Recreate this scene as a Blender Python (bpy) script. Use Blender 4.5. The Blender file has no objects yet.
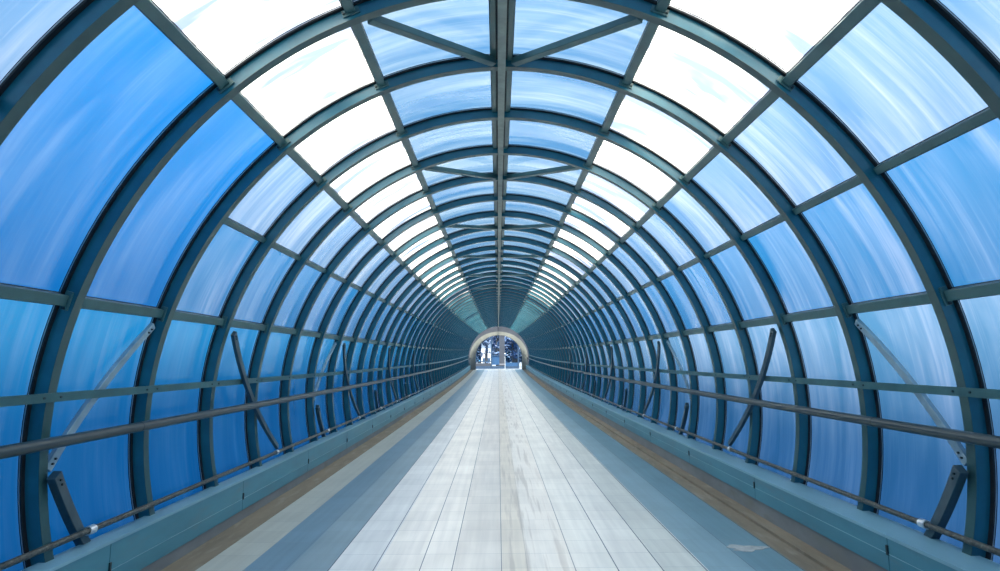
import bpy, math, random
from mathutils import Vector, Matrix
random.seed(7)
scene = bpy.context.scene
COL = scene.collection
ORD = ['first', 'second', 'third', 'fourth', 'fifth', 'sixth', 'seventh', 'eighth', 'ninth', 'tenth',
       'eleventh', 'twelfth', 'thirteenth']

# ------------------------------------------------------------------ geometry of the place
EYE = 1.51                       # camera height above the floor
CX, CZ = 0.043, EYE - 0.3407     # arch centre
R = 2.7069                       # inner radius of the ribs
LIP = 2.5487                     # far face of the nearest rib
RIB_W, RIB_D = 0.066, 0.078
SHEET = R + RIB_D + 0.024        # radius of the sheets
NRIB = 51
END = LIP + NRIB - 0.6           # portal
PHI_END = math.radians(110)
SHEET_END = math.radians(115)


def rise(y):                     # the bridge climbs gently towards its far end
    return 0.66 * (max(0.0, y - 5.0) / 48.0) ** 2


def prof(phi):
    return 1 - .0089 * math.cos(2 * phi) + .0158 * math.cos(3 * phi)


def P(phi, r, y=0.0):            # point of the vault at angle phi from the crown (right positive), r = nominal radius
    rr = R * prof(phi) + (r - R)
    return Vector((CX + rr * math.sin(phi), y, CZ + rr * math.cos(phi)))


def wall_phi(z):                 # angle at which the inner face is at height z (right side)
    a, b = math.radians(60), PHI_END
    for _ in range(40):
        m = (a + b) / 2
        if P(m, R).z > z: a = m
        else: b = m
    return a


# ------------------------------------------------------------------ materials
def new_mat(name):
    m = bpy.data.materials.new(name); m.use_nodes = True
    nt = m.node_tree
    return m, nt, nt.nodes['Principled BSDF'] if 'Principled BSDF' in nt.nodes else None


def L(nt, a, b): nt.links.new(a, b)


def paint(name, col, rough=.45, metal=0.0, var=.25, scale=6.0, dirt=None, bump=.02, stretch=(1, 1, 1), spec=.5):
    m, nt, b = new_mat(name)
    N = nt.nodes
    tc = N.new('ShaderNodeTexCoord'); mp = N.new('ShaderNodeMapping'); mp.inputs['Scale'].default_value = stretch
    L(nt, tc.outputs['Object'], mp.inputs['Vector'])
    n = N.new('ShaderNodeTexNoise'); n.inputs['Scale'].default_value = scale; n.inputs['Detail'].default_value = 6
    n.inputs['Roughness'].default_value = .6
    L(nt, mp.outputs['Vector'], n.inputs['Vector'])
    r = N.new('ShaderNodeValToRGB'); e = r.color_ramp.elements
    e[0].position = .3; e[1].position = .7
    e[0].color = (*[c * (1 - var) for c in col], 1); e[1].color = (*[min(1, c * (1 + var)) for c in col], 1)
    L(nt, n.outputs['Fac'], r.inputs['Fac'])
    out = r.outputs['Color']
    if dirt:
        n2 = N.new('ShaderNodeTexNoise'); n2.inputs['Scale'].default_value = scale * 2.3; n2.inputs['Detail'].default_value = 8
        L(nt, mp.outputs['Vector'], n2.inputs['Vector'])
        r2 = N.new('ShaderNodeValToRGB'); r2.color_ramp.elements[0].position = .55; r2.color_ramp.elements[1].position = .72
        L(nt, n2.outputs['Fac'], r2.inputs['Fac'])
        mx = N.new('ShaderNodeMix'); mx.data_type = 'RGBA'
        L(nt, r2.outputs['Color'], mx.inputs['Factor']); L(nt, out, mx.inputs[6]); mx.inputs[7].default_value = (*dirt, 1)
        out = mx.outputs[2]
    L(nt, out, b.inputs['Base Color'])
    b.inputs['Roughness'].default_value = rough; b.inputs['Metallic'].default_value = metal
    b.inputs['Specular IOR Level'].default_value = spec
    if bump:
        bp = N.new('ShaderNodeBump'); bp.inputs['Strength'].default_value = bump * 5; bp.inputs['Distance'].default_value = .01
        L(nt, n.outputs['Fac'], bp.inputs['Height']); L(nt, bp.outputs['Normal'], b.inputs['Normal'])
    return m


def sheet_mat(name, tint, streak=(.75, .9, 1.0), amount=.5, rough=.12, power=1.0, deep=None, band=(.35, .7)):
    """translucent plastic sheet; UV.x runs along the tunnel, UV.y along the arc (metres)"""
    m, nt, b = new_mat(name)
    N = nt.nodes; N.remove(b)
    uv = N.new('ShaderNodeUVMap'); uv.uv_map = 'UVMap'
    oi = N.new('ShaderNodeObjectInfo')
    wn = N.new('ShaderNodeMath'); wn.operation = 'MULTIPLY'; wn.inputs[1].default_value = 37.0
    L(nt, oi.outputs['Random'], wn.inputs[0])
    cmb = N.new('ShaderNodeCombineXYZ'); L(nt, wn.outputs[0], cmb.inputs['X']); L(nt, wn.outputs[0], cmb.inputs['Z'])
    add = N.new('ShaderNodeVectorMath'); add.operation = 'ADD'
    L(nt, uv.outputs['UV'], add.inputs[0]); L(nt, cmb.outputs[0], add.inputs[1])

    def streaks(sx, sy, lo, hi, dist=.4, detail=5):
        mp = N.new('ShaderNodeMapping'); mp.inputs['Scale'].default_value = (sx, sy, 1)
        mp.inputs['Rotation'].default_value = (0, 0, .04)
        L(nt, add.outputs[0], mp.inputs['Vector'])
        n = N.new('ShaderNodeTexNoise'); n.inputs['Scale'].default_value = 1; n.inputs['Detail'].default_value = detail
        n.inputs['Distortion'].default_value = dist
        L(nt, mp.outputs[0], n.inputs['Vector'])
        r = N.new('ShaderNodeMapRange'); r.inputs['From Min'].default_value = lo; r.inputs['From Max'].default_value = hi
        L(nt, n.outputs['Fac'], r.inputs['Value'])
        return r.outputs[0], n.outputs['Fac']
    s1, h1 = streaks(16, .9, .42, .72)
    s2, h2 = streaks(3.2, .55, band[0], band[1], .8, 3)
    s3, h3 = streaks(70, 1.3, .55, .75, .2, 2)
    mul = N.new('ShaderNodeMath'); mul.operation = 'MULTIPLY'; L(nt, s1, mul.inputs[0]); L(nt, s2, mul.inputs[1])
    ad = N.new('ShaderNodeMath'); ad.operation = 'MULTIPLY_ADD'; L(nt, s3, ad.inputs[0]); ad.inputs[1].default_value = .22
    L(nt, mul.outputs[0], ad.inputs[2])
    am = N.new('ShaderNodeMath'); am.operation = 'MULTIPLY'; am.use_clamp = True; am.inputs[1].default_value = amount
    L(nt, ad.outputs[0], am.inputs[0])
    if power != 1.0:
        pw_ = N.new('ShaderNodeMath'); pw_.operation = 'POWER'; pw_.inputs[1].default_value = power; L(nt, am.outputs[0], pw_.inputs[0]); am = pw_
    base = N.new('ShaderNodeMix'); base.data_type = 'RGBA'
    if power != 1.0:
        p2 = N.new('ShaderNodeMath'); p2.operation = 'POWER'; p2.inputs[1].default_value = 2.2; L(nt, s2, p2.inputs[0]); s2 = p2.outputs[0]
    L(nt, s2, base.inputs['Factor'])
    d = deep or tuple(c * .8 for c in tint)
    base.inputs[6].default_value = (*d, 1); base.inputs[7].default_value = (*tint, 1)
    mx = N.new('ShaderNodeMix'); mx.data_type = 'RGBA'
    L(nt, am.outputs[0], mx.inputs['Factor']); L(nt, base.outputs[2], mx.inputs[6]); mx.inputs[7].default_value = (*streak, 1)
    tr = N.new('ShaderNodeBsdfTranslucent'); L(nt, mx.outputs[2], tr.inputs['Color'])
    gl = N.new('ShaderNodeBsdfGlossy'); gl.inputs['Roughness'].default_value = rough
    gl.inputs['Color'].default_value = (1, 1, 1, 1)
    bp = N.new('ShaderNodeBump'); bp.inputs['Strength'].default_value = .25; bp.inputs['Distance'].default_value = .01
    L(nt, h2, bp.inputs['Height']); L(nt, bp.outputs['Normal'], gl.inputs['Normal'])
    fr = N.new('ShaderNodeFresnel'); fr.inputs['IOR'].default_value = 1.65
    L(nt, bp.outputs['Normal'], fr.inputs['Normal'])
    ms = N.new('ShaderNodeMixShader'); L(nt, fr.outputs[0], ms.inputs['Fac'])
    L(nt, tr.outputs[0], ms.inputs[1]); L(nt, gl.outputs[0], ms.inputs[2])
    out = N['Material Output']; L(nt, ms.outputs[0], out.inputs['Surface'])
    return m


STEEL = paint('teal_painted_steel', (.012, .118, .165), rough=.28, var=.15, scale=5)
SOFFIT_TINT = paint('soffit_light_tint', (.036, .090, .088), rough=.28, var=.18, scale=6)  # rib paint again, with the greener light on the soffit put into the colour
STEEL_P = paint('teal_painted_purlin_steel', (.050, .125, .125), rough=.3, var=.18, scale=7)
RIDGE = paint('grey_dusty_beam_paint', (.24, .28, .24), rough=.5, var=.2, scale=9)
RUBBER = paint('black_rubber', (.008, .010, .013), rough=.6, var=.3, bump=0)
ALU = paint('bare_aluminium_strip', (.55, .58, .6), rough=.35, metal=.8, var=.1, bump=0)
PIPE = paint('brushed_grey_pipe', (.038, .055, .057), rough=.3, metal=.2, var=.25, scale=4, stretch=(6, .4, 6))
WORN = paint('worn_rail_pipe', (.075, .08, .07), rough=.5, metal=.3, var=.5, scale=30, dirt=(.20, .19, .15))
BRACE_LIT = paint('lit_brace_paint', (.26, .38, .44), rough=.4, metal=.2, var=.2, scale=8)  # pale copy of the brace colour, light on the upper face painted in
BRACE = paint('dark_brace_paint', (.032, .068, .085), rough=.4, var=.25, scale=8)
BOLT = paint('dark_bolt', (.03, .045, .05), rough=.4, metal=.5, var=.2, bump=0)
CLAMP = paint('bright_zinc_clamp', (.7, .72, .72), rough=.3, metal=.6, var=.15, bump=0)
FASCIA = paint('blue_kerb_paint', (.055, .215, .275), rough=.42, var=.16, scale=2.2, dirt=(.08,.20,.24), stretch=(1, .5, 2))
CAP = paint('pale_blue_kerb_cap', (.20, .385, .455), rough=.4, var=.14, scale=2.5, stretch=(1, .3, 1))
CONC = paint('grey_kerb_concrete', (.19, .20, .20), rough=.8, var=.18, scale=3, dirt=(.18, .18, .16), stretch=(1, .4, 1))
GUTTER = paint('brown_dirty_gutter', (.225, .182, .125), rough=.8, var=.22, scale=3, dirt=(.29, .255, .195), stretch=(1.6, .4, 1))
PORTAL = paint('pale_portal_render', (.155, .17, .16), rough=.7, var=.15, scale=2)
STONE = paint('grey_pillar_concrete', (.035, .045, .065), rough=.8, var=.2, scale=2)
ASPHALT = paint('plaza_asphalt', (.06, .08, .11), rough=.8, var=.25, scale=2)
BARK = paint('dark_bark', (.03, .035, .045), rough=.9, var=.4, scale=8, stretch=(1, 1, .3))
LEAF1 = paint('dark_blue_green_leaves', (.012, .045, .11), rough=.7, var=.5, scale=2.0, bump=0)
LEAF2 = paint('mid_blue_green_leaves', (.03, .085, .20), rough=.7, var=.5, scale=2.0, bump=0, dirt=(.2, .2, .3))
WHITEWALL = paint('white_sky_block_wall', (.5, .52, .56), rough=.8, var=.05, scale=1)
DARKGLASS = paint('dark_window_glass', (.04, .07, .12), rough=.15, var=.2, bump=0)
GATE = paint('dark_blue_gate_paint', (.02, .05, .10), rough=.5, var=.2)
GATEP = paint('blue_gate_board', (.018, .07, .17), rough=.5, var=.2)
LAMPW = paint('white_post_paint', (.4, .45, .5), rough=.5, var=.1)

# crown sheets, haunch sheets, shoulder sheets, wall sheets: tint set row by row
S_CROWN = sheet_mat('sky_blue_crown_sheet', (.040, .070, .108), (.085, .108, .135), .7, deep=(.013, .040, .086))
S_HAUNCH = sheet_mat('white_haunch_sheet', (.98, .97, .93), (.065, .085, .13), .9, power=.6, deep=(.075, .100, .155), band=(.36, .52))
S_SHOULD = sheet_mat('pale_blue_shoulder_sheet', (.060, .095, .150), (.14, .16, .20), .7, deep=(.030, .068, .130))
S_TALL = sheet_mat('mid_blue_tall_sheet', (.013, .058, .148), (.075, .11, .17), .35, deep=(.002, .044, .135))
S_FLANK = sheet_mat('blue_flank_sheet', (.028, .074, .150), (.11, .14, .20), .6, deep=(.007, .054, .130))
S_WALL = sheet_mat('deep_blue_wall_sheet', (.011, .102, .208), (.075, .135, .23), .5, deep=(.003, .079, .178))  # pale streaks: dirt, plus whitish reflections put into the colour
S_WALL_REFL = sheet_mat('reflection_tint_wall_sheet', (.082, .138, .215), (.17, .20, .265), .65, deep=(.036, .098, .170))  # right wall: greyer tint puts reflected light into the colour


def floor_mat():
    m, nt, b = new_mat('tiled_floor')
    N = nt.nodes
    tc = N.new('ShaderNodeTexCoord'); sp = N.new('ShaderNodeSeparateXYZ'); L(nt, tc.outputs['Object'], sp.inputs[0])
    mr = N.new('ShaderNodeMapRange'); mr.inputs['From Min'].default_value = -2.3; mr.inputs['From Max'].default_value = 2.3
    L(nt, sp.outputs['X'], mr.inputs['Value'])
    f = lambda x: (x + 2.3) / 4.6
    r = N.new('ShaderNodeValToRGB'); cr = r.color_ramp; cr.interpolation = 'CONSTANT'
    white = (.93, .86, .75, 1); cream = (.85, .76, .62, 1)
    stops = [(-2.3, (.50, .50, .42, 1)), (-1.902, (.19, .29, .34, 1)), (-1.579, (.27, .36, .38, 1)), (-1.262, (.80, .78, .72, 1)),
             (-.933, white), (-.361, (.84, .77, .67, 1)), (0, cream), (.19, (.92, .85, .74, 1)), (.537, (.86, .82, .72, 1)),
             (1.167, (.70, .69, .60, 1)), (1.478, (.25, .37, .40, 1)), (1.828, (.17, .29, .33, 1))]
    cr.elements[0].position = 0; cr.elements[0].color = stops[0][1]
    cr.elements[1].position = f(stops[1][0]); cr.elements[1].color = stops[1][1]
    for x, c in stops[2:]:
        e = cr.elements.new(f(x)); e.color = c
    L(nt, mr.outputs[0], r.inputs['Fac'])
    lines = [(-1.579, .004, .55), (-1.262, .008, 1), (-.933, .008, .9), (-.596, .007, .9), (-.361, .007, .9), (0, .006, .8),
             (.19, .004, .3), (.537, .007, .75), (.845, .008, 1), (1.167, .008, 1), (1.478, .009, 1), (1.828, .007, .7)]
    acc = None
    for x, w, k in lines:
        cp = N.new('ShaderNodeMath'); cp.operation = 'COMPARE'; cp.inputs[1].default_value = x; cp.inputs[2].default_value = w / 2
        L(nt, sp.outputs['X'], cp.inputs[0])
        ml = N.new('ShaderNodeMath'); ml.operation = 'MULTIPLY'; ml.inputs[1].default_value = k; L(nt, cp.outputs[0], ml.inputs[0])
        if acc is None: acc = ml
        else:
            ad = N.new('ShaderNodeMath'); ad.operation = 'ADD'; L(nt, acc.outputs[0], ad.inputs[0]); L(nt, ml.outputs[0], ad.inputs[1]); acc = ad
    gout = acc.outputs[0]
    # cross joints every .322 m
    md = N.new('ShaderNodeMath'); md.operation = 'FRACT'
    dv = N.new('ShaderNodeMath'); dv.operation = 'MULTIPLY_ADD'; dv.inputs[1].default_value = 1 / .322; dv.inputs[2].default_value = .12
    L(nt, sp.outputs['Y'], dv.inputs[0]); L(nt, dv.outputs[0], md.inputs[0])
    lt = N.new('ShaderNodeMath'); lt.operation = 'LESS_THAN'; lt.inputs[1].default_value = .022; L(nt, md.outputs[0], lt.inputs[0])
    lm = N.new('ShaderNodeMath'); lm.operation = 'MULTIPLY'; lm.inputs[1].default_value = .38; L(nt, lt.outputs[0], lm.inputs[0])
    # tile to tile variation and dirt
    fl = N.new('ShaderNodeMath'); fl.operation = 'FLOOR'; L(nt, dv.outputs[0], fl.inputs[0])
    flx = N.new('ShaderNodeMath'); flx.operation = 'SNAP'; flx.inputs[1].default_value = .32; L(nt, sp.outputs['X'], flx.inputs[0])
    cv = N.new('ShaderNodeCombineXYZ'); L(nt, fl.outputs[0], cv.inputs['Y']); L(nt, flx.outputs[0], cv.inputs['X'])
    wn = N.new('ShaderNodeTexWhiteNoise'); wn.noise_dimensions = '2D'; L(nt, cv.outputs[0], wn.inputs['Vector'])
    mp = N.new('ShaderNodeMapping'); mp.inputs['Scale'].default_value = (9, .35, 1); L(nt, tc.outputs['Object'], mp.inputs['Vector'])
    n1 = N.new('ShaderNodeTexNoise'); n1.inputs['Scale'].default_value = 2; n1.inputs['Detail'].default_value = 8; L(nt, mp.outputs[0], n1.inputs['Vector'])
    n2 = N.new('ShaderNodeTexNoise'); n2.inputs['Scale'].default_value = 1.6; n2.inputs['Detail'].default_value = 6; L(nt, tc.outputs['Object'], n2.inputs['Vector'])
    def mr2(src, a, b_, c, d):
        k = N.new('ShaderNodeMapRange'); L(nt, src, k.inputs['Value'])
        for i, v in zip(('From Min', 'From Max', 'To Min', 'To Max'), (a, b_, c, d)): k.inputs[i].default_value = v
        return k.outputs[0]
    v1 = mr2(wn.outputs['Value'], 0, 1, .95, 1.03); v2 = mr2(n1.outputs['Fac'], .35, .65, .93, 1.05); v3 = mr2(n2.outputs['Fac'], .3, .7, .92, 1.06)
    a = N.new('ShaderNodeMath'); a.operation = 'MULTIPLY'; L(nt, v1, a.inputs[0]); L(nt, v2, a.inputs[1])
    c = N.new('ShaderNodeMath'); c.operation = 'MULTIPLY'; L(nt, a.outputs[0], c.inputs[0]); L(nt, v3, c.inputs[1])
    hm = N.new('ShaderNodeVectorMath'); hm.operation = 'SCALE'; L(nt, r.outputs['Color'], hm.inputs[0]); L(nt, c.outputs[0], hm.inputs['Scale'])
    # tan wear track right of the centre joint
    d1 = N.new('ShaderNodeMath'); d1.operation = 'SUBTRACT'; d1.inputs[1].default_value = .25; L(nt, sp.outputs['X'], d1.inputs[0])
    d2 = N.new('ShaderNodeMath'); d2.operation = 'ABSOLUTE'; L(nt, d1.outputs[0], d2.inputs[0])
    tk = mr2(d2.outputs[0], .2, .32, 1, 0)
    st = mr2(n1.outputs['Fac'], .5, .62, 0, .6)
    tm = N.new('ShaderNodeMath'); tm.operation = 'MULTIPLY'; L(nt, tk, tm.inputs[0]); L(nt, st, tm.inputs[1])
    m0 = N.new('ShaderNodeMix'); m0.data_type = 'RGBA'; L(nt, tm.outputs[0], m0.inputs['Factor']); L(nt, hm.outputs[0], m0.inputs[6]); m0.inputs[7].default_value = (.48, .41, .33, 1)
    m1 = N.new('ShaderNodeMix'); m1.data_type = 'RGBA'; L(nt, lm.outputs[0], m1.inputs['Factor']); L(nt, m0.outputs[2], m1.inputs[6]); m1.inputs[7].default_value = (.22, .24, .24, 1)
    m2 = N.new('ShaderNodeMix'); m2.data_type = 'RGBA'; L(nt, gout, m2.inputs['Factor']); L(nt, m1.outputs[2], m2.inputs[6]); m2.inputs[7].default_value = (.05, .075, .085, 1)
    L(nt, m2.outputs[2], b.inputs['Base Color'])
    b.inputs['Roughness'].default_value = .36
    b.inputs['Specular IOR Level'].default_value = .5
    bp = N.new('ShaderNodeBump'); bp.inputs['Strength'].default_value = .3; bp.inputs['Distance'].default_value = .004
    iv = N.new('ShaderNodeMath'); iv.operation = 'SUBTRACT'; iv.inputs[0].default_value = 1; L(nt, gout, iv.inputs[1])
    L(nt, iv.outputs[0], bp.inputs['Height']); L(nt, bp.outputs['Normal'], b.inputs['Normal'])
    return m


FLOOR = floor_mat()


# ------------------------------------------------------------------ mesh helpers
class MB:
    def __init__(s): s.v = []; s.f = []; s.uv = []

    def add(s, vs, fs, uvs=None):
        o = len(s.v); s.v += [tuple(v) for v in vs]; s.f += [tuple(i + o for i in f) for f in fs]
        if uvs: s.uv += uvs

    def loft(s, rings, closed=True, caps=True):
        n = len(rings[0]); vs = [p for r in rings for p in r]; fs = []
        for i in range(len(rings) - 1):
            for j in range(n if closed else n - 1):
                k = (j + 1) % n
                fs.append((i * n + j, i * n + k, (i + 1) * n + k, (i + 1) * n + j))
        if caps and closed:
            fs.append(tuple(range(n - 1, -1, -1))); fs.append(tuple((len(rings) - 1) * n + j for j in range(n)))
        s.add(vs, fs)

    def box(s, lo, hi):
        x0, y0, z0 = lo; x1, y1, z1 = hi
        s.loft([[(x0, y0, z0), (x1, y0, z0), (x1, y0, z1), (x0, y0, z1)], [(x0, y1, z0), (x1, y1, z0), (x1, y1, z1), (x0, y1, z1)]])

    def tube(s, pts, rad, n=12):
        rings = []
        for i, p in enumerate(pts):
            p = Vector(p); a = Vector(pts[max(0, i - 1)]); b = Vector(pts[min(len(pts) - 1, i + 1)])
            d = (b - a).normalized(); up = Vector((0, 0, 1)) if abs(d.z) < .9 else Vector((1, 0, 0))
            u = d.cross(up).normalized(); w = u.cross(d)
            rr = rad[i] if isinstance(rad, (list, tuple)) else rad
            rings.append([p + (u * math.cos(2 * math.pi * k / n) + w * math.sin(2 * math.pi * k / n)) * rr for k in range(n)])
        s.loft(rings)

    def bar(s, a, b, w, h, up):      # box section from a to b; h along 'up'
        a, b, up = Vector(a), Vector(b), Vector(up)
        d = (b - a).normalized(); u = d.cross(up).normalized(); v = u.cross(d).normalized()
        q = [(-w / 2, -h / 2), (w / 2, -h / 2), (w / 2, h / 2), (-w / 2, h / 2)]
        s.loft([[p + u * x + v * y for x, y in q] for p in (a, b)])

    def sector(s, p0, p1, r0, r1, y0, y1, n=64):       # ring sector of rectangular section
        rings = []
        for i in range(n + 1):
            ph = p0 + (p1 - p0) * i / n
            a, b = P(ph, r0), P(ph, r1)
            rings.append([(a.x, y0, a.z), (a.x, y1, a.z), (b.x, y1, b.z), (b.x, y0, b.z)])
        s.loft(rings)

    def build(s, name, mat, parent=None, smooth=False, bevel=0, loc=(0, 0, 0)):
        me = bpy.data.meshes.new(name); me.from_pydata(s.v, [], s.f); me.update()
        if s.uv:
            lay = me.uv_layers.new(name='UVMap')
            for lp in me.loops: lay.data[lp.index].uv = s.uv[lp.vertex_index]
        me.materials.append(mat)
        if smooth:
            for p in me.polygons: p.use_smooth = True
        o = bpy.data.objects.new(name, me); COL.objects.link(o); o.location = loc
        if parent: o.parent = parent
        if not s.uv:
            import bmesh
            bm = bmesh.new(); bm.from_mesh(me); bmesh.ops.recalc_face_normals(bm, faces=bm.faces); bm.to_mesh(me); bm.free()
        if bevel:
            md = o.modifiers.new('bevel', 'BEVEL'); md.width = bevel; md.segments = 2; md.limit_method = 'ANGLE'
        if smooth:
            try: me.set_sharp_from_angle(angle=math.radians(40))
            except Exception: pass
        return o


def tag(o, label, cat, group=None, kind=None):
    o['label'] = label; o['category'] = cat
    if group: o['group'] = group
    if kind: o['kind'] = kind
    return o


def struct(o, label, cat):
    o['kind'] = 'structure'; o['label'] = label; o['category'] = cat
    return o


def empty(name, loc=(0, 0, 0)):
    o = bpy.data.objects.new(name, None); COL.objects.link(o); o.location = loc; o.empty_display_size = .1
    return o


def dup(root, loc, keep=None):
    r = root.copy(); COL.objects.link(r); r.location = loc
    for ch in list(root.children):
        if keep is not None and not any(ch.name.startswith(k) for k in keep): continue
        c = ch.copy(); COL.objects.link(c); c.parent = r
        for g in list(ch.children):
            d = g.copy(); COL.objects.link(d); d.parent = c
    return r


def lean(o, k, keep_children=True):
    """follow the gentle climb of the bridge: own mesh, sheared by slope k along the tunnel"""
    if abs(k) < 1e-4: return o
    sh = Matrix(((1, 0, 0, 0), (0, 1, 0, 0), (0, k, 1, 0), (0, 0, 0, 1)))
    for q in [o] + list(o.children):
        if q.type == 'MESH':
            q.data = q.data.copy(); q.data.transform(sh)
    return o


def slope(y): return rise(y + 1) - rise(y)


YR = [LIP + k for k in range(NRIB)]                 # far face of rib k
A1, A2, A3, A4 = map(math.radians, (21.2, 40.6, 57.0, 75.0))
SIDE = {-1: 'left', 1: 'right'}

# ------------------------------------------------------------------ ribs
def make_rib():
    m = MB(); m.sector(-PHI_END, PHI_END, R, R + RIB_D, -RIB_W, 0, 110)
    root = m.build('arch_rib', STEEL, smooth=True)
    fl = MB(); fl.sector(-PHI_END, PHI_END, R - .003, R, -RIB_W, 0, 110); fl.build('soffit_tint_strip', SOFFIT_TINT, root, smooth=True)  # thin strip added to carry the soffit's painted light
    g = MB()
    g.sector(-PHI_END, PHI_END, R + RIB_D, R + RIB_D + .0210, -RIB_W - .026, .026, 110)
    g.build('gasket', RUBBER, root, smooth=True)
    s = MB(); s.sector(-PHI_END, PHI_END, R + RIB_D + .009, R + RIB_D + .0125, -RIB_W - .029, -RIB_W - .026, 110)
    s.build('clamping_strip', ALU, root, smooth=True)
    for sg in (-1, 1):
        for a in (A1, A2, A4):
            q = P(sg * a, R + RIB_D - .034, -RIB_W - .006)
            t = Vector((math.cos(sg * a), 0, -math.sin(sg * a))); up = Vector((math.sin(sg * a), 0, math.cos(sg * a)))
            c = MB(); c.bar(q - t * .058, q + t * .058, .012, .046, up)
            cl = c.build('cleat', STEEL_P, root, bevel=.003)
            b = MB()
            b.tube([q + t * .047 * sg + Vector((0, -.006, 0)), q + t * .047 * sg + Vector((0, -.019, 0))], .009, 6)
            b.build('bolt_head', BOLT, cl)
    foot = MB()
    for sg in (-1, 1):
        f = MB(); q = P(sg * PHI_END, R + .05)
        f.box((q.x - .055 + sg * .02, -RIB_W - .04, q.z - .012), (q.x + .055 + sg * .02, .04, q.z))
        f.build('base_plate', BOLT, root)
    return root


rib0 = make_rib()
for k in range(NRIB):
    o = rib0 if k == 0 else dup(rib0, (0, 0, 0), None if k < 14 else ('gasket', 'soffit_tint_strip'))
    o.location = (0, YR[k], rise(YR[k]))
    if k < 12:
        d = 'nearest and largest teal steel arch rib at the near end of the tunnel' if k == 0 else f'{ORD[k]} teal steel arch rib counting from the near end of the tunnel'
    else:
        d = 'thin teal steel arch rib deep in the tunnel, past the twelfth rib'
    tag(o, d, 'arch rib', 'steel arch ribs of the tunnel')

# ------------------------------------------------------------------ sheets
def make_sheet(a0, a1, mat, y0=0.0, y1=1.0):
    m = MB(); n = max(4, int(abs(a1 - a0) / math.radians(3))); vs = []; uvs = []; fs = []
    for i in range(n + 1):
        ph = a0 + (a1 - a0) * i / n
        q = P(ph, SHEET)
        for y in (y0, (y0 + y1) / 2, y1):
            vs.append((q.x, y, q.z)); uvs.append((y, abs(ph) * R))
    for i in range(n):
        for j in (0, 1):
            a = i * 3 + j; q = (a, a + 1, a + 4, a + 3)
            fs.append(q if a1 + a0 > 0 else q[::-1])
    m.add(vs, fs, uvs)
    return m.build('roof_sheet', mat, smooth=True)


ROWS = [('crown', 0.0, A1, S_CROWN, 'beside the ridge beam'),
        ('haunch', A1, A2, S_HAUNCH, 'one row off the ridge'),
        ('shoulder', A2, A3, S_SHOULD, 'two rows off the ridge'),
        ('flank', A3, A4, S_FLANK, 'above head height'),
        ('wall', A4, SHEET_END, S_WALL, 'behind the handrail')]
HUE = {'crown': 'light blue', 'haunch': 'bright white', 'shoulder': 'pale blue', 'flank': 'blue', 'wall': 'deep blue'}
protos = {}
NB = 29                                             # bays built sheet by sheet
far_sheets = MB()


def bay_text(b):
    if b < 0: return 'in front of the nearest rib'
    if b == 0: return 'between the nearest and second ribs'
    return f'between the {ORD[b]} and {ORD[b + 1]} ribs'


for b in range(-1, NRIB - 1):
    y0 = LIP + b
    for sg in (-1, 1):
        rows = ROWS
        if sg == -1 and b in (0, 1):                # one tall sheet here, no purlin between
            rows = ROWS[:2] + [('tall', A2, A4, S_TALL, '')] + ROWS[4:]
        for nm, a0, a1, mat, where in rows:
            if nm == 'wall' and sg == 1: mat = S_WALL_REFL
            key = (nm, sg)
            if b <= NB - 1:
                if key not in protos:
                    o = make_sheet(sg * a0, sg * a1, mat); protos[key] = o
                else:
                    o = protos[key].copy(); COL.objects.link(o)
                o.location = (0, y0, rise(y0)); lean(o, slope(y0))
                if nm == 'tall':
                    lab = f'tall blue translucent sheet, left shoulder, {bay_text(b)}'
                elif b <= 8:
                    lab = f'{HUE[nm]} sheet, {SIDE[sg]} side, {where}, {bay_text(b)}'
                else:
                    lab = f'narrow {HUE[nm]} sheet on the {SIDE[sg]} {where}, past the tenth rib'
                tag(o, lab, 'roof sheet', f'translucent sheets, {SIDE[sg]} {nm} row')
            else:
                n = max(8, int((a1 - a0) / math.radians(2))); vs = []; uvs = []; fs = []
                for i in range(n + 1):
                    ph = sg * (a0 + (a1 - a0) * i / n); q = P(ph, SHEET)
                    for y in (y0, y0 + 1): vs.append((q.x, y, q.z + rise(y))); uvs.append((y, abs(ph) * R))
                for i in range(n): fs.append((2 * i, 2 * i + 1, 2 * i + 3, 2 * i + 2)[::sg])
                far_sheets.add(vs, fs, uvs)
                far_sheets.mi = getattr(far_sheets, 'mi', []) + [[r_[0] for r_ in ROWS].index(nm)] * n
o = far_sheets.build('roof_sheet_mass', S_CROWN, smooth=True)
for mt in (S_HAUNCH, S_SHOULD, S_FLANK, S_WALL): o.data.materials.append(mt)
for p, mi in zip(o.data.polygons, far_sheets.mi): p.material_index = mi
tag(o, 'mass of far translucent sheets closing the vault near the end portal', 'roof sheet', kind='stuff')
# the vault goes on behind the viewpoint
m = MB(); n = 60; vs = []; uvs = []; fs = []
for i in range(n + 1):
    ph = -SHEET_END + 2 * SHEET_END * i / n; q = P(ph, SHEET)
    for y in (-9.0, YR[0] - 1.0): vs.append((q.x, y, q.z)); uvs.append((y, abs(ph) * R))
for i in range(n): fs.append((2 * i, 2 * i + 1, 2 * i + 3, 2 * i + 2))
m.add(vs, fs, uvs)
o = m.build('ceiling', S_CROWN, smooth=True)
struct(o, 'translucent vault continuing over the near end of the walkway', 'ceiling')

# ------------------------------------------------------------------ purlins
PR = {1: A1, 2: A2, 3: A3, 4: A4}
PW = {1: 'purlin next to the ridge', 2: 'purlin second from the ridge',
      3: 'slim purlin third from the ridge', 4: 'wall purlin at head height'}
pproto = {}


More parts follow.
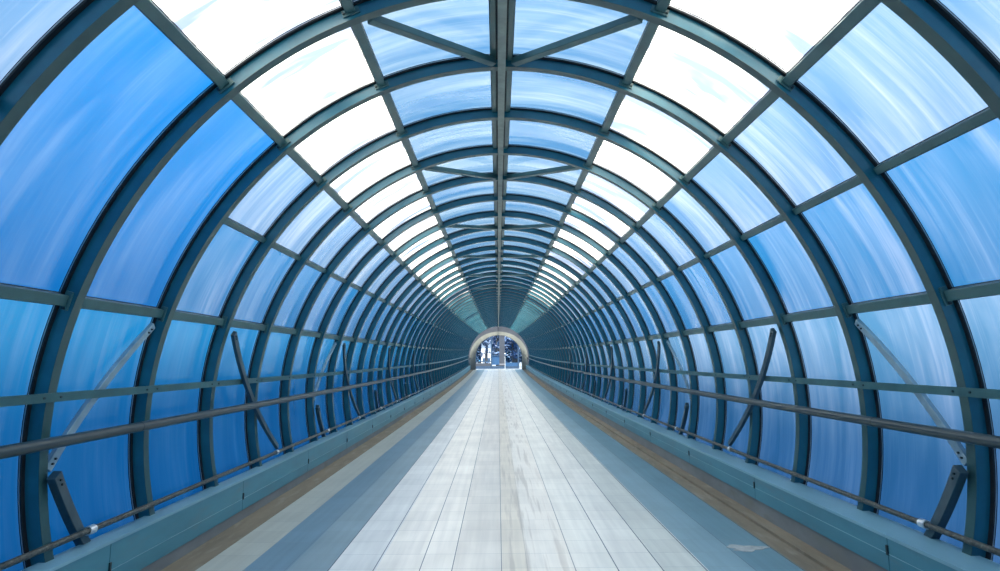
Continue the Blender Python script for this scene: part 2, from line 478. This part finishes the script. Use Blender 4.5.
def make_purlin(i, sg):
    a = sg * PR[i]; w = .050 if i == 3 else .066; y0, y1 = .003, 1 - RIB_W - .014
    up = Vector((math.sin(a), 0, math.cos(a)))
    r0 = R + RIB_D - .042 if i != 3 else R + RIB_D - .030
    r1 = R + RIB_D - .002
    c0 = P(a, (r0 + r1) / 2, y0); c1 = P(a, (r0 + r1) / 2, y1)
    m = MB(); m.bar(c0, c1, w, r1 - r0, up)
    o = m.build('purlin', STEEL_P, bevel=.004)
    g = MB(); q0 = P(a, R + RIB_D + .0075, .030); q1 = P(a, R + RIB_D + .0075, 1 - RIB_W - .034)
    g.bar(q0, q1, w + .016, .017, up); g.build('gasket', RUBBER, o)
    t = Vector((math.cos(a), 0, -math.sin(a)))
    if sg * t.z < 0: pass
    s = MB(); off = t * (-sg) * (w / 2 + .002) 
    s.bar(q0 + off - up * .011, q1 + off - up * .011, .004, .006, up); s.build('clamping_strip', ALU, o)
    return o


far_purlins = MB()
for b in range(-1, NRIB - 1):
    y0 = LIP + b
    for sg in (-1, 1):
        for i in (1, 2, 3, 4):
            if i == 3 and sg == -1 and b in (0, 1): continue
            if b < 34:
                if (i, sg) not in pproto:
                    o = make_purlin(i, sg); pproto[(i, sg)] = o; o.location = (0, y0, rise(y0))
                else:
                    o = dup(pproto[(i, sg)], (0, y0, rise(y0)), None if b < 14 else ()); lean(o, slope(y0))
                if b <= 8: lab = f'teal {PW[i]}, {SIDE[sg]} side, {bay_text(b)}'
                else: lab = f'short teal {PW[i]}, {SIDE[sg]} side, past the tenth rib'
                tag(o, lab, 'purlin', f'purlins, {SIDE[sg]} line, {PW[i]}')
            else:
                a = sg * PR[i]; up = Vector((math.sin(a), 0, math.cos(a)))
                c0 = P(a, R + RIB_D - .024, y0 + .003); c1 = P(a, R + RIB_D - .024, y0 + 1 - RIB_W - .004)
                c0.z += rise(y0); c1.z += rise(y0 + 1)
                far_purlins.bar(c0, c1, .066, .040, up)
tag(far_purlins.build('purlin_mass', STEEL_P), 'mass of far purlins running to the end portal', 'purlin', kind='stuff')


# ------------------------------------------------------------------ long members following the rise
YS = [LIP - 1.0 - 3.2] + [LIP - 1 + i * 2.0 for i in range(27)]
YS = [y for y in YS if y < END] + [END]


def rail_rect(name, mat, x0, x1, z0, z1, ys=YS, parent=None, bevel=0):
    m = MB(); rings = []
    for y in ys:
        e = rise(y); rings.append([(x0, y, z0 + e), (x1, y, z0 + e), (x1, y, z1 + e), (x0, y, z1 + e)])
    m.loft(rings); return m.build(name, mat, parent, bevel=bevel)


RX = CX - .018
root = rail_rect('ridge_rail', RIDGE, RX - .031, RX + .031, P(0, R - .052).z, P(0, R - .006).z, ys=[y for y in YS if y > 1])
tag(root, 'long grey box beam running along the crown of the vault', 'beam')
for k in range(14):                                   # joints of the beam lengths
    if k % 3: continue
    g = MB(); y = YR[k] - RIB_W / 2; z = P(0, R - .03).z + rise(y)
    g.box((RX - .0325, y - .05, z - .0235), (RX + .0325, y + .05, z + .022)); g.build('splice_sleeve', RIDGE, root, bevel=.002)


def make_ridge_purlin():
    t = empty('ridge_purlin')
    za = P(0, R + RIB_D - .034).z; zb = P(0, R + RIB_D - .003).z; ya, yb = .003, 1 - RIB_W - .014
    for sg in (-1, 1):
        x0, x1 = sorted((RX + sg * .046, RX + sg * .088))
        m = MB(); m.box((x0, ya, za), (x1, yb, zb)); m.build('angle', STEEL_P, t, bevel=.003)
    m = MB(); m.box((RX - .046, ya, P(0, R + RIB_D - .024).z), (RX + .046, yb, zb)); m.build('web_plate', RUBBER, t)
    m = MB(); m.box((RX - .094, .030, P(0, R + RIB_D - .002).z), (RX + .094, 1 - RIB_W - .034, P(0, R + RIB_D + .014).z)); m.build('gasket', RUBBER, t)
    return t


rp0 = None
for b in range(-1, NRIB - 1):
    y0 = LIP + b
    if rp0 is None: o = rp0 = make_ridge_purlin(); o.location = (0, y0, rise(y0))
    else: o = dup(rp0, (0, y0, rise(y0))); lean(o, slope(y0))
    lab = f'broad double purlin above the ridge beam, {bay_text(b)}' if b <= 8 else 'short broad double purlin above the ridge beam, past the tenth rib'
    tag(o, lab, 'purlin', 'broad purlins above the ridge beam')

# handrail, flat bar and lower pipe on each side
for sg in (-1, 1):
    ys = [y for y in YS]
    if sg: fl = []
    xh = {-1: -2.55, 1: 2.655}[sg]; zh = EYE - .452
    m = MB(); m.tube([(xh, y, zh + rise(y)) for y in ys], .034, 16)
    hr = m.build('handrail', PIPE, smooth=True)
    tag(hr, f'grey round pipe handrail along the {SIDE[sg]} wall of the tunnel', 'handrail')
    phh = wall_phi(zh); xr = CX + sg * (P(phh, R).x - CX)
    for k in range(0, NRIB):
        if k % 2 == 0 or k < 6:
            y = YR[k] - RIB_W / 2; e = rise(y)
            b = MB(); b.tube([(xr - sg * .006, y, zh - .005 + e), (xh + sg * .01, y, zh - .005 + e)], .013, 8)
            b.build('bracket', PIPE, hr, smooth=True)
    for y in (YR[2] - .35, YR[7] - .3, YR[12] - .3):
        b = MB(); b.tube([(xh, y - .006, zh + rise(y)), (xh, y + .006, zh + rise(y))], .0352, 16)
        b.build('joint_ring', BOLT, hr, smooth=True)
    # flat bar lies on the inner face of the ribs
    zb1 = EYE - .178; zb0 = zb1 - .054
    xb = CX + sg * (P(wall_phi(zb1), R).x - CX) - sg * .006
    x0, x1 = sorted((xb, xb - sg * .008))
    fb = rail_rect('flat_bar', STEEL_P, x0, x1, zb0, zb1)
    tag(fb, f'flat teal steel bar running above the handrail on the {SIDE[sg]} wall', 'bar')
    for k in range(0, 12):
        for dy in (-.075, .055):
            y = YR[k] + dy - RIB_W / 2; z = (zb0 + zb1) / 2 + rise(y)
            b = MB(); b.tube([(xb - sg * .007, y, z), (xb - sg * .014, y, z)], .0075, 6); b.build('bolt_head', BOLT, fb)
    # lower pipe
    xp = {-1: -2.590, 1: 2.676}[sg]; zp = EYE - 1.045
    pts = [(xp + .001 * math.sin(y * 3.1), y, zp + rise(y) + .001 * math.sin(y * 2.3 + 1)) for y in [1.0 + .5 * i for i in range(102)] if y < END]
    m = MB(); m.tube([(xp, -2.5, zp)] + pts, .0185, 10)
    lp = m.build('lower_rail', WORN, smooth=True)
    tag(lp, f'thin worn pipe rail just above the {SIDE[sg]} kerb', 'rail')
    xr = CX + sg * (P(wall_phi(zp), R).x - CX)
    for k in range(0, 20):
        y = YR[k] - RIB_W / 2; e = rise(y)
        b = MB(); b.box((min(xr - sg * .016, xp), y - .02, zp - .012 + e), (max(xr - sg * .016, xp), y + .02, zp + .006 + e))
        b.build('bracket', BOLT, lp)

# ------------------------------------------------------------------ braces
def brace(name, a, b, up, mat, label, cat, group, w=.062, h=.05, clamp=None):
    m = MB(); m.bar(a, b, w, h, up)
    o = m.build(name, mat, bevel=.004)
    tag(o, label, cat, group)
    d = (Vector(b) - Vector(a)).normalized()
    for q in ([a, b] if not clamp else [a]):
        q = Vector(q); s0 = 1 if q == Vector(a) else -1; up2 = Vector(up) - d * d.dot(Vector(up)); up2.normalize()
        for t in (.05, .085):
            c = q + d * s0 * t; p = MB(); p.tube([c + up2 * (h / 2 - .002), c + up2 * (h / 2 + .010)], .008, 6)
            p.build('bolt_head', BOLT, o)
    if clamp:
        q = Vector(clamp); p = MB(); p.tube([q - Vector((0, .03, 0)), q + Vector((0, .03, 0))], .026, 12)
        p.build('pipe_clamp', CLAMP, o, smooth=True)
    return o


for n, k in enumerate((1, 4, 7, 10, 13, 16)):
    for sg in (-1, 1):
        a = P(sg * (A1 - .036), R + .030, YR[k] + .035); b = P(sg * .030, R + .012, YR[k + 1] - RIB_W - .05)
        a.z += rise(a.y); b.z += rise(b.y)
        if k < 11:
            lab = f'diagonal teal crown brace, {SIDE[sg]} of the ridge beam, between the {ORD[k]} and {ORD[k + 1]} ribs'
        else: lab = f'far diagonal teal crown brace {SIDE[sg]} of the ridge beam, past the twelfth rib'
        brace('crown_brace', a, b, Vector((math.sin(sg * A1 / 2), 0, math.cos(sg * A1 / 2))), STEEL_P, lab, 'brace', 'diagonal braces under the crown', w=.058, h=.055)

ZK = EYE - .66
phk = wall_phi(ZK); php = wall_phi(EYE - 1.10)


def arc_brace(name, sg, p0, r0, y0, p1, r1, y1, w, h, mat, label, cat, group, clamp=None):
    """channel that follows the curve of the wall while it slants along the tunnel"""
    m = MB(); rings = []; n = 10; pts = []
    for i in range(n + 1):
        t = i / n; q = P(sg * (p0 + (p1 - p0) * t), r0 + (r1 - r0) * t, y0 + (y1 - y0) * t); q.z += rise(q.y); pts.append(q)
    for i, q in enumerate(pts):
        d = (pts[min(n, i + 1)] - pts[max(0, i - 1)]).normalized()
        up = Vector((CX, q.y, CZ + rise(q.y))) - q; up = (up - d * d.dot(up)).normalized(); u = d.cross(up)
        rings.append([q + u * a + up * b for a, b in ((-w / 2, -h / 2), (w / 2, -h / 2), (w / 2, h / 2), (-w / 2, h / 2))])
    m.loft(rings); o = m.build(name, mat, bevel=.004)
    tag(o, label, cat, group)
    for i in (0, n):
        if clamp and i == n: continue
        q = pts[i]; e = pts[1] if i == 0 else pts[n - 1]; d = (e - q).normalized()
        up = Vector((CX, q.y, CZ)) - q; up = (up - d * d.dot(up)).normalized()
        for t in (.04, .075):
            b = MB(); b.tube([q + d * t + up * (h / 2 - .002), q + d * t + up * (h / 2 + .009)], .0075, 6); b.build('bolt_head', BOLT, o)
    if clamp:
        q = Vector(clamp); b = MB(); n = 16
        for j in range(n):                          # open collar round the pipe
            c0, c1 = [(math.cos(2 * math.pi * i / n), math.sin(2 * math.pi * i / n)) for i in (j, j + 1)]
            b.loft([[(q.x + c[0] * r_, q.y + yy, q.z + c[1] * r_) for c, r_, yy in ((c0, .0215, e), (c1, .0215, e), (c1, .0275, e), (c0, .0275, e))] for e in (-.028, .028)])
        b.build('pipe_clamp', CLAMP, o, smooth=True)
    return o


for sg in (-1, 1):
    xp = {-1: -2.590, 1: 2.676}[sg]; zp = EYE - 1.045
    for k in (3, 7, 11, 15, 19):
        lab = f'dark slanting wall brace from the {ORD[k]} rib down to the {SIDE[sg]} lower rail' if k < 12 else f'far dark slanting brace on the {SIDE[sg]} wall, past the twelfth rib'
        y1 = YR[k + 1] + .40
        arc_brace('slanting_brace', sg, A4 + .03, R - .043, YR[k] + .02, wall_phi(zp + .045), R - .040, y1, .06, .035, BRACE, lab, 'brace', 'slanting wall braces',
                  (xp, y1 - .03, zp + rise(y1)))
    for k in (1, 6, 10, 14):
        y1 = YR[k] + (.32 if k == 1 else .44)
        lab = f'short dark strut from the {ORD[k]} rib down to the {SIDE[sg]} kerb' if k < 12 else f'far short dark strut on the {SIDE[sg]} wall, past the twelfth rib'
        arc_brace('short_strut', sg, phk, R - .056, YR[k] - .02, php + .02, R + .044, y1, .068, .05, BRACE, lab, 'strut', 'short wall struts',
                  (xp, y1 - .04, zp + rise(y1 - .04)))
    for k in (1, 6):
        arc_brace('pale_brace', sg, A4 + .035, R + .052, YR[k + 1] - RIB_W - .06, phk - .01, R + .045, YR[k] + .05, .055, .03, BRACE_LIT,
                  f'pale slanting brace on the {SIDE[sg]} wall between the {ORD[k]} and {ORD[k + 1]} ribs', 'brace', 'pale slanting braces')

# ------------------------------------------------------------------ floor, gutters, kerbs
def strip(name, mat, x0, x1, z, y0=-9.0, y1=END + .3, thick=.12):
    m = MB(); rings = []
    n = 60
    for i in range(n + 1):
        y = y0 + (y1 - y0) * i / n; e = rise(y)
        rings.append([(x0, y, z - thick + e), (x1, y, z - thick + e), (x1, y, z + e), (x0, y, z + e)])
    m.loft(rings); return m.build(name, mat)


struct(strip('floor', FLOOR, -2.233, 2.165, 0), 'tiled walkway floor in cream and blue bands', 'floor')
struct(strip('trim_1', GUTTER, -2.52, -2.233, -.012), 'brown dirty gutter strip along the left kerb', 'gutter')
struct(strip('trim_2', GUTTER, 2.180, 2.50, -.012), 'brown dirty gutter strip along the right kerb', 'gutter')
struct(strip('trim_3', PORTAL, 2.165, 2.180, .004), 'thin pale edging strip between right tiles and gutter', 'edging')
struct(strip('trim_4', GUTTER, 2.36, 2.50, .012), 'raised dirty ledge at the foot of the right kerb', 'ledge')
for sg in (-1, 1):
    xi, xo, zs = {-1: (-2.50, -2.635, .085), 1: (2.478, 2.73, .156)}[sg]
    kr = empty('baseboard_' + SIDE[sg]); struct(kr, f'painted steel and concrete kerb along the {SIDE[sg]} side', 'kerb')
    ysn = [-9.0] + [1.0 + i * 2.5 for i in range(21)] + [END]
    a, b = sorted((xi + sg * .012, xo - sg * .012))
    rail_rect('concrete_plinth', CONC, a, b, -.1, zs + .02, ysn, kr)
    a, b = sorted((xi, xo))
    rail_rect('fascia', FASCIA, a, b, zs, .362, ysn, kr)
    a, b = sorted((xi - sg * .008, xo + sg * .004))
    rail_rect('cap', CAP, a, b, .362, .382, ysn, kr)
    a, b = sorted((xi - sg * .003, xi))
    rail_rect('seam_bead', CAP, a, b, zs + .105, zs + .109, ysn, kr)
    a, b = sorted((xo, xo + sg * .45))
    rail_rect('outer_plinth', CONC, a, b, -.1, .198, ysn, kr)
    rail_rect('outer_flashing', GATEP, *sorted((xo + sg * .004, xo + sg * .40)), .198, .21, ysn, kr)
    for j in range(16):
        y = 3.9 + j * 1.95; e = rise(y); z = zs + .13
        c = MB(); c.box((min(xi, xi - sg * .010), y - .008, z - .03 + e), (max(xi, xi - sg * .010), y + .008, z + .03 + e))
        c.build('joint_clip', BOLT, kr)
    # joints of fascia lengths
    for j in range(16):
        y = 3.9 + j * 1.95; e = rise(y)
        c = MB(); c.box((min(xi, xi - sg * .0015), y - .0025, zs + e), (max(xi, xi - sg * .0015), y + .0025, .362 + e))
        c.build('joint_line', STEEL, kr)

# worn patch of white paint/spill on right tiles
m = MB(); pts = []
for i in range(28):
    t = 2 * math.pi * i / 28
    rr = 1 + .25 * math.sin(3 * t + 1) + .15 * math.sin(7 * t)
    pts.append((1.97 + .15 * rr * math.cos(t), 4.88 + .075 * rr * math.sin(t), .0035))
m.add(pts + [(p[0], p[1], .0005) for p in pts], [tuple(range(28))] + [(i, (i + 1) % 28, 28 + (i + 1) % 28, 28 + i) for i in range(28)])
tag(m.build('spill', paint('pale_dried_spill', (.42, .43, .40), rough=.7, var=.2, scale=20)), 'small pale dried spill on the blue tiles near right gutter', 'spill')

# ------------------------------------------------------------------ end portal
def arch_outline(w, spring, top, n=24):
    pts = [(CX - w, -.1)]
    for i in range(n + 1):
        t = math.pi - math.pi * i / n
        pts.append((CX + w * math.cos(t), spring + (top - spring) * math.sin(t)))
    pts.append((CX + w, -.1)); return pts


eE = rise(END)
inn = arch_outline(2.10, 1.15, 3.10)
out = []
for i, (x, z) in enumerate(inn):
    if i == 0: out.append((CX - 3.4, -.1))
    elif i == len(inn) - 1: out.append((CX + 3.4, -.1))
    else:
        t = math.pi - math.pi * (i - 1) / (len(inn) - 3)
        out.append((CX + 3.4 * math.cos(t), 1.0 + 3.6 * math.sin(t)))
pw = empty('wall_back', (0, END, eE)); struct(pw, 'end wall of the tunnel with an arched opening', 'wall')
m = MB(); n = len(inn)
vs = [(x, 0, z) for x, z in inn] + [(x, 0, z) for x, z in out] + [(x, .5, z) for x, z in inn] + [(x, .5, z) for x, z in out]
fs = []
for i in range(n - 1):
    fs += [(i, i + 1, n + i + 1, n + i), (2 * n + i, 3 * n + i, 3 * n + i + 1, 2 * n + i + 1), (i, 2 * n + i, 2 * n + i + 1, i + 1), (n + i, n + i + 1, 3 * n + i + 1, 3 * n + i)]
m.add(vs, fs); m.build('wall_panel', STONE, pw)
ring = MB(); a_in = arch_outline(2.10, 1.15, 3.10); a_out = arch_outline(2.62, 1.15, 3.42)
vs = [(x, -.12, z) for x, z in a_in] + [(x, -.12, z) for x, z in a_out] + [(x, .52, z) for x, z in a_in] + [(x, 0, z) for x, z in a_out]
ring.add(vs, fs); ring.build('pale_surround', PORTAL, pw)

# ------------------------------------------------------------------ outside, beyond the portal
E0 = rise(END) + .02
m = MB(); m.box((-60, END + .3, E0 - .4), (60, 240, E0 - .02)); struct(m.build('ground', ASPHALT), 'dark paved ground beyond the tunnel mouth', 'ground')
YG = 57.0
gt = empty('steel_gate', (0, YG, E0)); tag(gt, 'dark steel screen of posts and boards just beyond the portal', 'gate')
pxm = YG / 580.0
def gx(px): return (px - 499.5) * pxm
def gz(py, y=YG): return EYE + (360 - py) * y / 580.0 - E0
for px in (475.5, 492.8, 519.5):
    m = MB(); m.box((gx(px) - .07, -.05, 0), (gx(px) + .07, .05, 3.1)); m.build('post', GATE, gt)
for py, x0, x1, h in ((361.3, 475.5, 492.8, .09), (355.5, 492.8, 501, .09), (367.2, 475.5, 519.5, .26)):
    m = MB(); m.box((gx(x0), -.04, gz(py) - h / 2), (gx(x1), .04, gz(py) + h / 2)); m.build('transom', GATE, gt)
m = MB(); m.box((gx(493.4), -.02, gz(364.5)), (gx(500.6), .02, gz(355.9))); m.build('board', GATEP, gt)
m = MB(); m.box((gx(476.2), -.02, gz(366)), (gx(492.2), .02, gz(363))); m.build('board', STONE, gt)
m = MB(); m.box((gx(506.5), -.02, gz(366)), (gx(519), .02, gz(362.5))); m.build('board', GATEP, gt)

pl = MB(); x = (503.3 - 499.5) * 59 / 580
pl.loft([[(x + .28 * c[0] * s, 59 + .28 * c[1] * s, z) for c in ((-1, -1), (1, -1), (1, 1), (-1, 1))] for z, s in ((E0 - .03, 1.3), (E0 + .4, 1.3), (E0 + .45, 1), (E0 + 4.2, 1), (E0 + 4.3, 1.25), (E0 + 4.6, 1.25))])
tag(pl.build('pillar', STONE, bevel=.02), 'grey concrete pillar standing outside the far portal', 'pillar')['kind'] = 'thing'
lamp = empty('street_lamp', ((506.2 - 499.5) * 56 / 580, 56.2, E0)); tag(lamp, 'thin white lamp post outside the portal beside the pillar', 'lamp')
m = MB(); m.tube([(0, 0, -.02), (0, 0, 1.3)], [.035, .025], 10); m.build('pole', LAMPW, lamp, smooth=True)
m = MB(); m.tube([(0, 0, 1.28), (0, 0, 1.34), (0, 0, 1.46), (0, 0, 1.5)], [.03, .06, .06, .02], 12); m.build('lamp_head', LAMPW, lamp, smooth=True)


def tree(x, y, h, cr, mat, label, seed, sparse=1.0):
    rnd = random.Random(seed)
    t = empty('tree', (x, y, E0 - .03)); tag(t, label, 'tree', 'trees beyond the far portal')
    m = MB(); pts = [(0, 0, 0)]; px = py = 0
    for i in range(1, 6):
        px += rnd.uniform(-.12, .12); py += rnd.uniform(-.12, .12); pts.append((px, py, h * .75 * i / 5))
    m.tube(pts, [.26, .22, .19, .15, .1, .05], 8)
    for i in range(9):
        z0 = h * rnd.uniform(.3, .65); an = rnd.uniform(0, 6.28); ln = cr * rnd.uniform(.6, 1)
        p0 = (0, 0, z0)
        m.tube([p0, (math.cos(an) * ln * .5, math.sin(an) * ln * .5, z0 + ln * .45), (math.cos(an) * ln, math.sin(an) * ln, z0 + ln * .6)], [.09, .055, .02], 6)
    m.build('trunk', BARK, t, smooth=True)
    m = MB()
    cl = [(rnd.gauss(0, cr * .45), rnd.gauss(0, cr * .45), h * .62 + rnd.gauss(0, h * .17)) for _ in range(34)]
    for c in cl:
        rr = cr * rnd.uniform(.2, .38)
        for _ in range(int(95 * sparse)):
            d = Vector((rnd.gauss(0, 1), rnd.gauss(0, 1), rnd.gauss(0, 1))).normalized() * rr * rnd.uniform(.5, 1)
            q = Vector(c) + d; q.z = max(.5, q.z)
            u = Vector((rnd.gauss(0, 1), rnd.gauss(0, 1), rnd.gauss(0, 1))).normalized(); v = u.orthogonal().normalized(); s = rnd.uniform(.10, .19) * (1 + (y > 100))
            m.add([q - u * s, q + v * s * .5, q + u * s, q - v * s * .5], [(0, 1, 2, 3)])
    m.build('crown', mat, t)
    return t


tree(-2.7, 64, 4.9, 1.0, LEAF1, 'dark leafy tree at the left edge of the far opening', 1)
tree(1.7, 68, 5.2, 1.4, LEAF2, 'blue-green tree with pale specks right of the pillar', 2)
tree(3.3, 75, 5.6, 1.5, LEAF1, 'dark tree at the right edge of the far opening', 3)
tree(-.1, 86, 6.5, 1.1, LEAF2, 'thin pale tree glimpsed between post and pillar', 4, .45)
tree(-1.9, 92, 8.8, 1.3, LEAF1, 'sparse tree whose leaves hang above the white block', 5, .3)
for i, (x, y, h, cr, mt) in enumerate([(-5.9, 126, 9, 2.0, LEAF1), (.9, 150, 10, 2.6, LEAF2), (3.8, 124, 9, 2.2, LEAF2), (6.6, 138, 9.5, 2.6, LEAF1), (-2.6, 165, 12, 3.0, LEAF1)]):
    t = tree(x, y, h, cr, mt, 'tall dark tree far off behind the white block and nearer trees', 20 + i, 1.3)
    t['group'] = 'far trees'
    for c in t.children: c.scale = (1.25, 1.25, 1.0)
hg = MB(); rnd = random.Random(5)
for _ in range(6500):
    q = Vector((rnd.uniform(-13, 13), 178 + rnd.uniform(-1.2, 1.2), E0 + rnd.uniform(0, 8.5) + rnd.uniform(-.5, .5)))
    u = Vector((rnd.gauss(0, 1), rnd.gauss(0, 1), rnd.gauss(0, 1))).normalized(); v = u.orthogonal().normalized(); z_ = rnd.uniform(.3, .55)
    if q.z < E0: q.z = E0
    hg.add([q - u * z_, q + v * z_ * .7, q + u * z_, q - v * z_ * .7], [(0, 1, 2, 3)])
tag(hg.build('hedge', LEAF1), 'high dark hedge closing the view behind the white block', 'hedge')
bd = empty('sky_block', (-2.35, 118, E0 - .03)); tag(bd, 'white low block standing in for bright sky, left half of the opening', 'sky_block')  # added block in place of a white patch of sky
m = MB(); m.box((-1.05, 0, 0), (1.05, 9, 4.4)); m.build('wall_block', WHITEWALL, bd)
m = MB(); m.box((-1.2, -.3, 4.4), (1.2, 9.3, 4.6)); m.build('roof', LAMPW, bd)
for i in range(2):
    m = MB(); m.box((-.8 + i * .95, -.06, .5), (-.2 + i * .95, .06, 1.3)); m.build('window', DARKGLASS, bd)

# ------------------------------------------------------------------ light
w = bpy.data.worlds.new('World'); scene.world = w; w.use_nodes = True
nt = w.node_tree; N = nt.nodes; bg = N['Background']
tc = N.new('ShaderNodeTexCoord'); sp = N.new('ShaderNodeSeparateXYZ'); L(nt, tc.outputs['Generated'], sp.inputs[0])
r = N.new('ShaderNodeValToRGB'); cr = r.color_ramp
cr.elements[0].position = 0; cr.elements[0].color = (.09, .36, .62, 1)
cr.elements[1].position = 1; cr.elements[1].color = (1, 1, 1, 1)
for p, c in ((.45, (.09, .38, .66, 1)), (.55, (.11, .40, .68, 1)), (.7, (.28, .50, .80, 1)), (.86, (.85, .93, 1, 1))):
    e = cr.elements.new(p); e.color = c
mr = N.new('ShaderNodeMapRange'); mr.inputs['From Min'].default_value = -1; mr.inputs['From Max'].default_value = 1
L(nt, sp.outputs['Z'], mr.inputs['Value']); L(nt, mr.outputs[0], r.inputs['Fac']); L(nt, r.outputs['Color'], bg.inputs['Color'])
bg.inputs['Strength'].default_value = 1.15
sd = bpy.data.lights.new('sun', 'SUN'); sd.energy = 15.0; sd.angle = math.radians(12); sd.color = (1, .925, .79)
so = bpy.data.objects.new('sun', sd); COL.objects.link(so); so.rotation_euler = (math.radians(12), math.radians(3), 0)

# ------------------------------------------------------------------ camera
cam = bpy.data.cameras.new('camera'); co = bpy.data.objects.new('camera', cam); COL.objects.link(co)
cam.sensor_width = 36; cam.lens = 580 / 1000 * 36; cam.clip_end = 500; cam.clip_start = .05
pitch, roll, yaw = .1279, .006, -.0040
M = Matrix.Rotation(yaw, 3, 'Z') @ Matrix.Rotation(math.pi / 2 + pitch, 3, 'X') @ Matrix.Rotation(-roll, 3, 'Z')
co.rotation_euler = M.to_euler(); co.location = (-.0165, 0, EYE)
scene.camera = co
scene.view_settings.view_transform = 'Standard'; scene.view_settings.look = 'None'
scene.view_settings.gamma = 1; scene.view_settings.use_curve_mapping = False
scene.view_settings.exposure = 1.22
scene.cycles.max_bounces = 8; scene.cycles.diffuse_bounces = 5; scene.cycles.transmission_bounces = 6
scene.cycles.use_denoising = True
